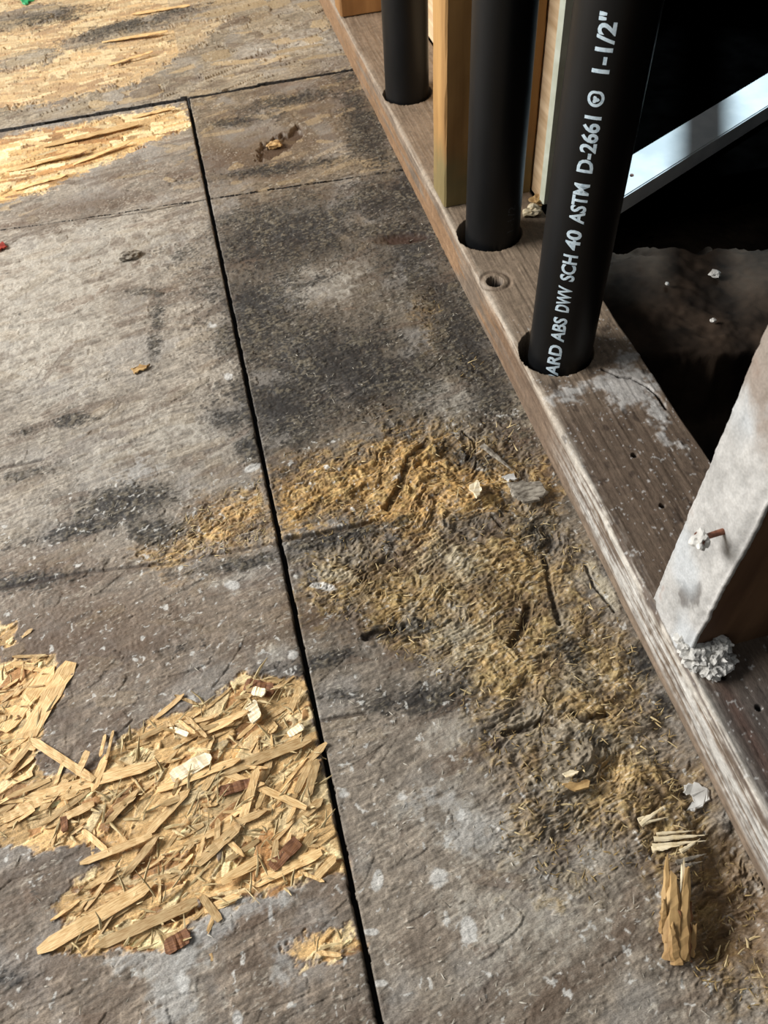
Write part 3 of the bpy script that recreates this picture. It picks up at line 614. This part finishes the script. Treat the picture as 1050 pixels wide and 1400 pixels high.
    d = np.hypot(X0 - 0.2085, (Y - 0.5505)); ring = np.exp(-((d - 0.0125) / 0.0016) ** 2) * top
    Z -= 0.0012 * ring; c = mixc(c, (96, 80, 66), 0.55 * ring)
    k = (np.hypot(X0 - 0.2075, (Y - 0.5495) * 1.0) < 0.0068 + 0.002 * (m1 - .5)) & top
    Z = np.where(k, Z - 0.010, Z); c = np.where(k[..., None], np.asarray(s2l((40, 30, 24)), np.float32), c)
    me = grid_mesh('sill_plate', X, Y, Z, np.clip(c, 0.002, 0.9))
    o = obj('sill_plate', me, M_plate, None, (PX0, 0, 0)); me.flip_normals() if me.polygons[nf + 40].normal.z < 0 else None
    return tag(o, 'weathered grey-brown wooden bottom plate lying on the floor, bored for pipes', 'sill plate')
plate = build_plate()

# ------------------------------------------------------------------ pipes
def tube(name, r, ri, z0, z1, seg=64):
    v = []; f = []
    rings = [(r, z0), (r, z0 + 0.02), (r, z0 + 0.3), (r, z1 - 0.002), (r - 0.001, z1), (ri, z1), (ri, z0)]
    for rr, z in rings:
        for k in range(seg): a = 2 * math.pi * k / seg; v.append((rr * math.cos(a), rr * math.sin(a), z))
    n = len(rings)
    for i in range(n):
        j = (i + 1) % n
        for k in range(seg): f.append((i * seg + k, i * seg + (k + 1) % seg, j * seg + (k + 1) % seg, j * seg + k))
    return pydata(name, v, f)
labels = ['black plastic drain pipe nearest the plastered stud, white size printing up its side', 'black plastic drain pipe standing in front of the tan stud, in a chewed hole', 'black plastic drain pipe behind the tan stud, beside the far stud']
pipe_obs = []
for k, (x, y) in enumerate(pipes_xy):
    t = empty('drain_pipe', (x, y, 0.001)); t.rotation_euler = (0, math.radians(0.9) if k == 0 else 0, 0); tag(t, labels[k], 'pipe', 'black drain pipes through the wall plate')
    obj('pipe_wall', tube('pipe_wall', PIPE_R, 0.0205, 0.0, 1.15), M_pipe, t); pipe_obs.append(t)
def wrap_text(body, mat, parent, zlo, zhi, az, cap, R, bold=0.0):
    cu = bpy.data.curves.new('lettering', 'FONT'); cu.body = body; cu.size = 1.0; cu.offset = bold; cu.resolution_u = 3
    t = bpy.data.objects.new('t', cu); C.objects.link(t); dg = bpy.context.evaluated_depsgraph_get()
    me = bpy.data.meshes.new_from_object(t.evaluated_get(dg)); bpy.data.objects.remove(t)
    bt = bmesh.new(); bt.from_mesh(me)
    for i in range(1, 20):
        bmesh.ops.bisect_plane(bt, geom=bt.verts[:] + bt.edges[:] + bt.faces[:], plane_co=(0, -0.3 + i * 0.07, 0), plane_no=(0, 1, 0))
    bt.to_mesh(me); bt.free()
    n = len(me.vertices); co = np.zeros(n * 3, np.float32); me.vertices.foreach_get('co', co); co = co.reshape(-1, 3)
    x0, x1 = co[:, 0].min(), co[:, 0].max(); y0, y1 = 0.0, 0.7
    zz = zlo + (co[:, 0] - x0) / (x1 - x0) * (zhi - zlo); ay = ((co[:, 1] - y0) / (y1 - y0) - 0.5) * cap / R
    ang = az - ay          # letters' tops lean to the left of someone facing the pipe
    out = np.stack([R * np.cos(ang), R * np.sin(ang), zz], -1).astype(np.float32)
    me.vertices.foreach_set('co', out.ravel()); me.update(); me.materials.append(mat); me.name = 'lettering'
    o = bpy.data.objects.new('lettering', me); C.objects.link(o); o.parent = parent; return o
def z_on_pipe(px, py, cx, cy, R):
    az = math.atan2(-cy, -cx); qx, qy = cx + R * math.cos(az), cy + R * math.sin(az)
    best = None
    for i in range(2000):
        z = 0.02 + i * 0.0002; w = RB.T @ np.array([qx, qy, z - CAM_H]); py_ = 700 + FPX * w[1] / w[2]
        if w[2] > 0 and py_ < py: return z
    return 0.42
cx, cy = pipes_xy[0]; az0 = math.atan2(-cy, -cx) - math.radians(9)
for word, ylo, yhi in [('DARD', 528, 475), ('ABS', 470, 438), ('DWV', 430, 396), ('SCH', 388, 353), ('40', 346, 319), ('ASTM', 310, 256), ('D-2661', 241, 164), ('1-1/2"', 106, 23)]:
    zl, zh = z_on_pipe(0, ylo, cx, cy, PIPE_R), z_on_pipe(0, yhi, cx, cy, PIPE_R)
    wrap_text(word, M_ink, pipe_obs[0], zl, zh, az0, 0.0092, PIPE_R + 0.00012, 0.03)
def ring_mark(parent, zc, az, R, rad):
    v = []; f = []; n = 40
    for k in range(n):
        a = 2 * math.pi * k / n
        # a rounded, slightly heart-dented stamp
        q = 1.0 - 0.16 * math.exp(-((a - math.pi) / 0.5) ** 2)
        for rr in (rad * q, rad * q * 0.66):
            v.append((R * math.cos(az - rr * math.sin(a) / R), R * math.sin(az - rr * math.sin(a) / R), zc - rr * math.cos(a)))
    for k in range(n): a, b = 2 * k, 2 * ((k + 1) % n); f.append((a, a + 1, b + 1, b))
    s = len(v)
    for k in range(13):                                   # the smudged middle
        a = 2 * math.pi * k / 12; rr = 0 if k == 12 else rad * 0.38 * (1 + 0.3 * math.sin(3 * a))
        v.append((R * math.cos(az - rr * math.sin(a) / R), R * math.sin(az - rr * math.sin(a) / R), zc - rad * 0.15 - rr * math.cos(a)))
    for k in range(12): f.append((s + 12, s + k, s + (k + 1) % 12))
    obj('lettering', pydata('lettering', v, f), M_ink, parent)
ring_mark(pipe_obs[0], (z_on_pipe(0, 150, cx, cy, PIPE_R) + z_on_pipe(0, 130, cx, cy, PIPE_R)) / 2, az0, PIPE_R + 0.00012, 0.0048)
cx2, cy2 = pipes_xy[1]
wrap_text('1-1/2', M_inkfaint, pipe_obs[1], 0.0505, 0.075, math.atan2(-cy2, -cx2) + math.radians(40), 0.0075, PIPE_R + 0.00012, 0.0)

# ------------------------------------------------------------------ studs and boards
def timber(name, sx, sy, sz, mat, parent=None, bev=0.0015, rough_amt=0.0006, seed=0, nz=40, ragged=0.0):
    """a sawn timber from z=0 up, slightly uneven, with eased arrises"""
    rs = np.random.RandomState(seed); prof = []
    def side_pts(a, b, n): return [(a[0] + (b[0] - a[0]) * i / n, a[1] + (b[1] - a[1]) * i / n) for i in range(n)]
    e = bev; cs = [(e, 0), (sx - e, 0), (sx, e), (sx, sy - e), (sx - e, sy), (e, sy), (0, sy - e), (0, e)]
    for i in range(8): prof += side_pts(cs[i], cs[(i + 1) % 8], 6 if i % 2 == 0 else 1)
    n = len(prof); v = []; f = []
    zs = np.concatenate([np.linspace(0, 0.5 * sz, nz), np.linspace(0.5 * sz, sz, 8)[1:]])
    ph = rs.rand(n) * 6
    for i, z in enumerate(zs):
        for k, (x, y) in enumerate(prof):
            j = rough_amt * (math.sin(z * 90 + ph[k]) * 0.4 + rs.uniform(-.4, .4))
            zz = z + (ragged * rs.uniform(-1, 1) if i == 0 else 0)
            dx, dy = x - sx / 2, y - sy / 2; d = math.hypot(dx, dy)
            v.append((x + j * dx / d, y + j * dy / d, zz))
    for i in range(len(zs) - 1):
        for k in range(n): f.append((i * n + k, i * n + (k + 1) % n, (i + 1) * n + (k + 1) % n, (i + 1) * n + k))
    f.append(tuple(reversed(range(n)))); f.append(tuple(range((len(zs) - 1) * n, len(zs) * n)))
    return obj(name, pydata(name, v, f, False), mat, parent)
ZP = PH + 0.0004
st1 = timber('wall_stud', 0.0835, 0.038, 1.1, M_stud, seed=1); st1.location = (0.1990, 0.6690, ZP)
tag(st1, 'tan pine stud between two black pipes, with a greenish foot', 'stud', 'wall studs on the bottom plate')
st2 = timber('wall_stud', 0.0885, 0.038, 1.1, M_studrear, seed=2, ragged=0.0006); st2.location = (0.1965, 1.119, ZP + 0.0015); st2.rotation_euler = (0, 0, 0)
tag(st2, 'brown stud end farthest along the bottom plate, behind the last pipe', 'stud', 'wall studs on the bottom plate')
# near stud, plastered on its room face
st3 = empty('wall_stud', (0.2015, 0.1870, ZP)); tag(st3, 'old stud with grey plaster smeared down its face and a bent nail', 'stud', 'wall studs on the bottom plate')
st3.rotation_euler = (0, math.radians(1.6), 0)
timber('stud_body', 0.0885, 0.039, 1.0, M_studdark, st3, seed=3)
def plaster_coat():
    ny, nz = 60, 260; ys = np.linspace(-0.0012, 0.0402, ny); zs = np.linspace(-0.001, 0.42, nz); Y, Z = np.meshgrid(ys, zs)
    m1 = fbm(Y * 60, Z * 60, 4, 81); f1 = fbm(Y * 300, Z * 300, 3, 82); b1 = fbm(Y * 22 + 4, Z * 22, 3, 83)
    X = -0.0018 - 0.0022 * m1 - 0.0010 * f1 - 0.001 * b1
    edge_r = np.exp(-((Y - 0.0390) / 0.003) ** 2) + np.exp(-(Y / 0.003) ** 2); X = X + 0.0016 * edge_r
    c = np.asarray(s2l((176, 174, 170)), np.float32) * (0.62 + 0.7 * m1)[..., None] * (0.85 + 0.3 * f1)[..., None]
    up = sst(0.15, 0.175, Z + 0.05 * (m1 - 0.5) + 0.2 * (Y - .02) * -1)
    c = mixc(c, (124, 108, 94), 0.75 * up)
    gz = np.exp(-(((Y - 0.018) / 0.008) ** 2 + ((Z - 0.036) / 0.012) ** 2)); gz2 = np.exp(-(((Y - 0.012) / 0.006) ** 2 + ((Z - 0.046) / 0.010) ** 2))
    c = mixc(c, (100, 96, 92), 0.8 * sst(0.3, 0.6, np.maximum(gz, gz2) + 1.0 * (m1 - 0.5) + 0.7 * (f1 - 0.5)))
    c = mixc(c, (190, 196, 200), 0.5 * sst(0.5, 0.7, b1) * (1 - up))
    c = mixc(c, (128, 96, 78), 0.5 * sst(0.55, 0.7, m1) * np.exp(-((Y - 0.036) / 0.004) ** 2))
    o = obj('plaster_coat', grid_mesh('plaster_coat', X, Y, Z, np.clip(c, 0, .9)), M_crust, st3); o['label'] = 'grey smeared plaster skin'
    o.data.flip_normals()
    # give the skin a thickness
    md = o.modifiers.new('skin', 'SOLIDIFY'); md.thickness = 0.0022; md.offset = -1
    return o
plaster_coat()
def nail():
    v = []; f = []; seg = 10
    path = [((-0.004, 0, 0), 0.0017), ((-0.010, -0.0005, 0.0002), 0.0016), ((-0.016, -0.0015, 0.0008), 0.0015), ((-0.0195, -0.0022, 0.0012), 0.0016), ((-0.0197, -0.0023, 0.0012), 0.0040), ((-0.0212, -0.0026, 0.0014), 0.0040), ((-0.0213, -0.0026, 0.0014), 0.0001)]
    for (p, r) in path:
        for k in range(seg): a = 2 * math.pi * k / seg; v.append((p[0], p[1] + r * math.cos(a), p[2] + r * math.sin(a)))
    for i in range(len(path) - 1):
        for k in range(seg): f.append((i * seg + k, (i + 1) * seg + k, (i + 1) * seg + (k + 1) % seg, i * seg + (k + 1) % seg))
    return pydata('nail', v, f)
no = obj('nail', nail(), M_rust, st3, (0.003, 0.0135, 0.100)); no['label'] = 'bent rusty nail'; NAIL = no
def lump(name, r, seed, mat, sq=(1, 1, 0.6), sub=3, amp=0.5, parent=None, loc=None, freq=1.4):
    b = bmesh.new(); bmesh.ops.create_icosphere(b, subdivisions=sub, radius=1.0)
    rs = np.random.RandomState(seed); off = rs.rand(3) * 30
    from mathutils import noise
    for vv in b.verts:
        p = vv.co.copy(); k = 1 + amp * noise.fractal(p * freq + Vector(off), 1.0, 2.0, 4)
        vv.co = Vector((p.x * sq[0], p.y * sq[1], p.z * sq[2])) * r * k
    return obj(name, b, mat, parent, loc)

nc = lump('plaster_crumb', 0.0046, 77, M_plaster, (0.8, 1, 1.2), 3, 0.6, NAIL, (-0.020, -0.0026, 0.0014)); nc['label'] = 'white crust on the nail head'
# pale sheathing fixed behind the far studs, its near edge papered white
sh = empty('sheathing_panel', (0.2835, 0.643, 0.0275)); tag(sh, 'pale tan sheathing panel standing behind the tan stud, with a white near edge', 'panel')
def slab(name, x0, x1, y0, y1, z0, z1, mat, parent=None, bev=0.0008, loc=None):
    b = bmesh.new(); bmesh.ops.create_cube(b, size=1.0)
    for vv in b.verts: vv.co = Vector((lerp(x0, x1, vv.co.x + .5), lerp(y0, y1, vv.co.y + .5), lerp(z0, z1, vv.co.z + .5)))
    if bev: bmesh.ops.bevel(b, geom=list(b.edges), offset=bev, segments=2, affect='EDGES')
    return obj(name, b, mat, parent, loc)
slab('panel_body', 0.0, 0.011, 0.004, 1.05, 0.012, 1.1, M_sheath, sh)
ev = [(-0.0006, 0.0048), (0.0022, 0.0002), (0.0116, 0.0), (0.0116, 0.0048)]
e = obj('edge_paper', pydata('edge_paper', [(a, b, z) for z in (0.012, 0.35, 1.1) for (a, b) in ev], [(q + k, q + (k + 1) % 4, q + 4 + (k + 1) % 4, q + 4 + k) for q in (0, 4) for k in range(4)] + [(3, 2, 1, 0), (8, 9, 10, 11)], False), M_paper, sh); e['label'] = 'white papered edge'

# floor of the cavity behind the plate: a dirty block end, then a lower pit
def dirt(name, x0, x1, y0, y1, z, amp, seed, mat, edge_fn=None, step=0.004):
    xs = np.arange(x0, x1, step); ys_ = np.arange(y0, y1, step); X, Y = np.meshgrid(xs, ys_)
    Z = z + amp * (fbm(X * 22, Y * 22, 4, seed) - 0.5) + amp * 0.4 * (fbm(X * 120, Y * 120, 3, seed + 1) - .5)
    if edge_fn is not None: Z = Z - 0.06 * edge_fn(X, Y)
    return obj(name, grid_mesh(name, X, Y, Z, None), mat)
cf = dirt('floor', 0.2845, 0.62, 0.0, 0.74, 0.0, 0.010, 90, M_dirt, lambda X, Y: np.maximum(sst(0.005, -0.018, Y - (0.474 - 0.30 * (X - 0.29)) + 0.022 * (fbm(X * 60, Y * 60, 4, 97) - 0.5)), 1.2 * sst(-0.05, 0.05, Y - (0.640 - 0.2 * (X - 0.35)) + 0.05 * (fbm(X * 30, Y * 30, 4, 98) - 0.5))), 0.002)
tag(cf, 'dark dirty cavity floor behind the bottom plate', kind='structure')
fl2 = slab('floor', 0.30, 1.0, 0.690, 1.95, -0.02, 0.0025, M_shade); tag(fl2, 'deep cavity floor, coloured black to stand in for shade', kind='structure')
fl3 = slab('floor', 0.60, 1.0, -0.2, 0.70, -0.02, 0.0025, M_shade); tag(fl3, 'back cavity floor, coloured black to stand in for shade', kind='structure')
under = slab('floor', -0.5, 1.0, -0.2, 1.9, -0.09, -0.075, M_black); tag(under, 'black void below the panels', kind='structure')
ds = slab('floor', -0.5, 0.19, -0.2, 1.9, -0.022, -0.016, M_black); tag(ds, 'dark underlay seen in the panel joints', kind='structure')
w1 = slab('wall_back', 0.98, 1.0, -0.2, 2.3, -0.09, 1.3, M_shade); w1['kind'] = 'structure'
w2 = slab('wall_far', 0.31, 1.0, 2.0, 2.02, -0.09, 1.3, M_shade); w2['kind'] = 'structure'
w3 = slab('wall_near', 0.29, 1.0, -0.2, -0.18, -0.09, 1.3, M_shade); w3['kind'] = 'structure'
# white board lying in the dark behind the wall
def corner_board():
    zt = 0.020
    a = Vector(at(852, 273, zt)); b = Vector(at(1050, 148, zt)); c = Vector(at(871, 210, zt)); 
    d = (b - a).normalized(); nrm = Vector((-d.y, d.x)); w = abs((c - a).dot(nrm))
    ang = math.atan2(d.y, d.x); a2 = a - d * 0.05
    t = empty('white_board', (a2.x, a2.y, 0.004), ang)
    slab('board_body', 0, 0.42, 0, w, 0, 0.019, M_white, t, 0.0012)
    b2 = bmesh.new(); bmesh.ops.create_cone(b2, cap_ends=True, segments=10, radius1=0.0022, radius2=0.0018, depth=0.0012)
    obj('nail_head', b2, M_rust, t, (0.085, w * 0.42, 0.0195))
    return tag(t, 'white painted board lying in the dark behind the near pipe', 'board')
corner_board()

tr = slab('shadow_bar', -0.017, 0.017, -0.30, 0.30, -0.01, 0.01, M_shade, None, 0.001, (0.665, 1.01, 0.50)); tr.rotation_euler = (0, 0, -math.atan2(0.46, 0.89)); tr['kind'] = 'structure'  # unseen bar added to cast the shadow stripe across the white board
# ------------------------------------------------------------------ loose bits
def put(name, px, py, z=None, **kw):
    x, y = at(px, py); return (x, y, (ground(x, y) if z is None else z))
pl = empty('plaster_lump', (0.2035, 0.181, PH)); tag(pl, 'crumbling grey plaster lump at the foot of the plastered stud', 'plaster')
for k, (dx, dy, dz, r) in enumerate([(0, 0.002, 0.005, .0085), (0.010, -0.002, 0.005, .008), (0.004, -0.007, 0.004, .006), (0.013, 0.004, 0.010, .006), (-0.002, 0.010, 0.008, .007), (0.017, -0.004, 0.003, .004)]):
    lump('plaster_chunk', r, 700 + k, M_plaster, (1, 1, 0.75), 4, 0.55, pl, (dx, dy, dz), 1.9)
def splinter_mesh(L, W, T, seed, n=10, tip=0.15, bend=0.0):
    rs = random.Random(seed); v = []; f = []; m_ = 6
    for i in range(n + 1):
        t = i / n; k = 1 - (1 - tip) * t ** 1.5
        for j in range(m_):
            a = 2 * math.pi * j / m_; rr = rs.uniform(0.75, 1.2)
            v.append((W / 2 * k * rr * math.cos(a) + rs.uniform(-.05, .05) * W + bend * t * t, T / 2 * k * rr * math.sin(a), L * t + (rs.uniform(-.14, .14) * L if i == n else 0)))
    for i in range(n):
        for j in range(m_): f.append((i * m_ + j, i * m_ + (j + 1) % m_, (i + 1) * m_ + (j + 1) % m_, (i + 1) * m_ + j))
    f.append(tuple(reversed(range(m_)))); f.append(tuple(range(n * m_, (n + 1) * m_)))
    return pydata('splinter', v, f, False)
def lay_splinter(name, p0, p1, W, T, mat, seed, lift0=0.001, lift1=0.004, parent=None, org=(0, 0, 0), tip=0.15):
    x0, y0 = at(*p0); x1, y1 = at(*p1); a = Vector((x0, y0, ground(x0, y0) + lift0)); b = Vector((x1, y1, max(ground(x1, y1), -0.004) + lift1))
    d = b - a; o = obj(name, splinter_mesh(d.length, W, T, seed, tip=tip), mat, parent, a - Vector(org))
    zx = d.normalized(); xx = Vector((0, 0, 1)).cross(zx).normalized(); yy = zx.cross(xx)
    o.rotation_euler = Matrix((xx, yy, zx)).transposed().to_euler(); return o
# the torn wedge standing at the rotted corner
o0 = at(925, 1310); sb = empty('torn_splinter', (o0[0], o0[1], ground(*o0))); org = (o0[0], o0[1], ground(*o0))
tag(sb, 'thick tan splinter of torn wood beside the rotted pit near the plate', 'splinter')
for k, (a, b, W, T, mt) in enumerate([((922, 1314), (916, 1205), .008, .006, M_tan), ((914, 1290), (909, 1182), .005, .005, M_tan), ((932, 1312), (934, 1200), .006, .006, M_tan), ((940, 1300), (931, 1190), .004, .004, M_pale), ((908, 1275), (904, 1235), .004, .004, M_tan), ((944, 1306), (950, 1262), .003, .003, M_tan), ((920, 1312), (926, 1250), .005, .004, dk), ((936, 1312), (941, 1240), .005, .004, dk), ((926, 1318), (915, 1268), .005, .005, M_tan), ((948, 1300), (941, 1255), .003, .003, M_pale)]):
    lay_splinter('splinter_piece', a, b, W * 1.45, T, mt, 800 + k, 0.0, 0.006, sb, org, tip=0.38)
o0 = at(900, 1155); fb = empty('pale_fibre_tuft', (o0[0], o0[1], ground(*o0))); org = (o0[0], o0[1], ground(*o0))
tag(fb, 'tuft of pale torn wood fibres above the thick tan splinter', 'splinter')
for k, (a, b, W) in enumerate([((895, 1146), (960, 1142), .0032), ((893, 1156), (958, 1150), .003), ((892, 1160), (925, 1158), .003), ((898, 1140), (945, 1136), .002), ((930, 1165), (955, 1148), .0025), ((925, 1180), (962, 1168), .003), ((930, 1186), (958, 1178), .0025), ((875, 1128), (905, 1105), .003), ((872, 1122), (898, 1112), .0025), ((880, 1126), (912, 1118), .002)]):
    lay_splinter('fibre', a, b, W, 0.0012, M_pale if k < 5 or k > 6 else M_greywood, 820 + k, 0.002, 0.004, fb, org)
def flake(name, pts, z_add, thick, mat, label, cat, group=None, tilt=0.0):
    rj = random.Random(int(pts[0][0] * 7 + pts[0][1])); jag = []
    for i, p in enumerate(pts):
        q = pts[(i + 1) % len(pts)]; e = 0.12 * math.hypot(q[0] - p[0], q[1] - p[1])
        for t in (0, 0.3, 0.55, 0.8): jag.append((lerp(p[0], q[0], t) + rj.uniform(-e, e), lerp(p[1], q[1], t) + rj.uniform(-e, e)))
    pts = jag; w = [at(*p) for p in pts]; cx_, cy_ = np.mean([a[0] for a in w]), np.mean([a[1] for a in w]); z = max(ground(cx_, cy_), -0.004) + z_add
    b = bmesh.new(); rs = random.Random(int(sum(p[0] for p in pts)))
    lo = [b.verts.new((a[0] - cx_, a[1] - cy_, tilt * (a[0] - cx_) + rs.uniform(-.0004, .0004))) for a in w]
    fa = b.faces.new(lo); ex = bmesh.ops.extrude_face_region(b, geom=[fa]); 
    for g in ex['geom']:
        if isinstance(g, bmesh.types.BMVert): g.co.z += thick; g.co.x *= 0.93; g.co.y *= 0.93
    bmesh.ops.recalc_face_normals(b, faces=b.faces)
    o = obj(name, b, mat, None, (cx_, cy_, z)); return tag(o, label, cat, group)
flake('paint_flake', [(936, 1072), (950, 1068), (968, 1078), (972, 1092), (960, 1103), (946, 1108), (938, 1106), (950, 1096), (946, 1086), (935, 1084)], .0022, .0008, M_plaster, 'curved whitish flake lying against the foot of the plate, low on the wall', 'flake')
flake('bark_chip', [(694, 668), (716, 662), (742, 668), (748, 680), (736, 692), (712, 692), (698, 682)], .003, .0014, M_greywood, 'large grey chip of torn wood lying just below the grey torn sliver', 'wood chip')
flake('bark_chip', [(686, 657), (702, 653), (706, 661), (694, 664)], .0032, .0012, M_plaster, 'small pale grey chip between the torn sliver and the large grey chip', 'wood chip')
flake('wood_chip', [(765, 1076), (790, 1072), (806, 1070), (804, 1082), (780, 1084)], .0030, .0016, M_tan, 'tan wood chip lying in the rotted area beneath a white shard', 'wood chip')
flake('white_shard', [(766, 1062), (782, 1058), (792, 1060), (780, 1068), (770, 1066)], .0036, .0010, M_bright, 'white wood shard just above the tan chip in the rotted area', 'wood chip')
flake('wood_chip', [(180, 506), (192, 500), (206, 500), (196, 508), (184, 513)], .0008, .0010, M_tan, 'small orange-tan chip alone on the grey left panel', 'wood chip')
flake('green_scrap', [(24, -6), (40, -8), (46, 2), (30, 6)], .0010, .0020, M_green, 'green scrap at the far left corner of the floor', 'scrap')
flake('red_scrap', [(-6, 338), (6, 334), (10, 340), (-2, 346)], .0010, .0012, M_red, 'small dark red scrap by the left edge of the floor', 'scrap')
flake('bark_chip', [(640, 672), (652, 664), (660, 680), (650, 690)], .0028, .0012, M_pale, 'pale tan chip at the right edge of the golden rotted patch', 'wood chip')
sl = lay_splinter('torn_sliver', (660, 610), (700, 648), 0.006, 0.003, M_greywood, 840, 0.003, 0.004)
tag(sl, 'long grey torn sliver near the plate, above the grey chips', 'splinter')
x, y = at(178, 352); lu = lump('dirt_lump', 0.008, 841, M_greywood, (1.2, 0.8, 0.5), 3, 0.6, None, (x, y, ground(x, y) + 0.002)); tag(lu, 'small grey lump stuck on the left panel near the far joint', 'lump')
x, y = at(375, 197); lu = lump('dirt_lump', 0.007, 842, M_tan, (1.2, 0.9, 0.5), 3, 0.5, None, (x, y, ground(x, y) + 0.003)); tag(lu, 'tan lump sitting in the dark brown gouge', 'lump')
for k, (px, py, z, r, nm) in enumerate([(975, 438, 0.004, .0024, 'white crumb alone on the dark cavity floor'), (978, 374, 0.004, .005, 'pale crumb farthest back on the dark cavity floor'), (912, 388, 0.004, .002, 'tiny white crumb on the cavity floor close to the near pipe')]):
    x, y = at(px, py, z); c_ = lump('plaster_crumb', r, 850 + k, M_plaster, (1, 1, .7), 2, 0.5, None, (x, y, z)); tag(c_, nm, 'crumb')
for k, (px, py, r, nm) in enumerate([(736, 276, .006, 'yellowish crumb at the foot of the sheathing, upper of two'), (728, 292, .007, 'yellowish crumb on the plate beside the middle pipe, lower of two')]):
    x, y = at(px, py, PH); c_ = lump('sawdust_crumb', r, 860 + k, M_pale if k else M_tan, (1.3, 1, .6), 3, 0.6, None, (x, y, PH + 0.0025)); tag(c_, nm, 'crumb')
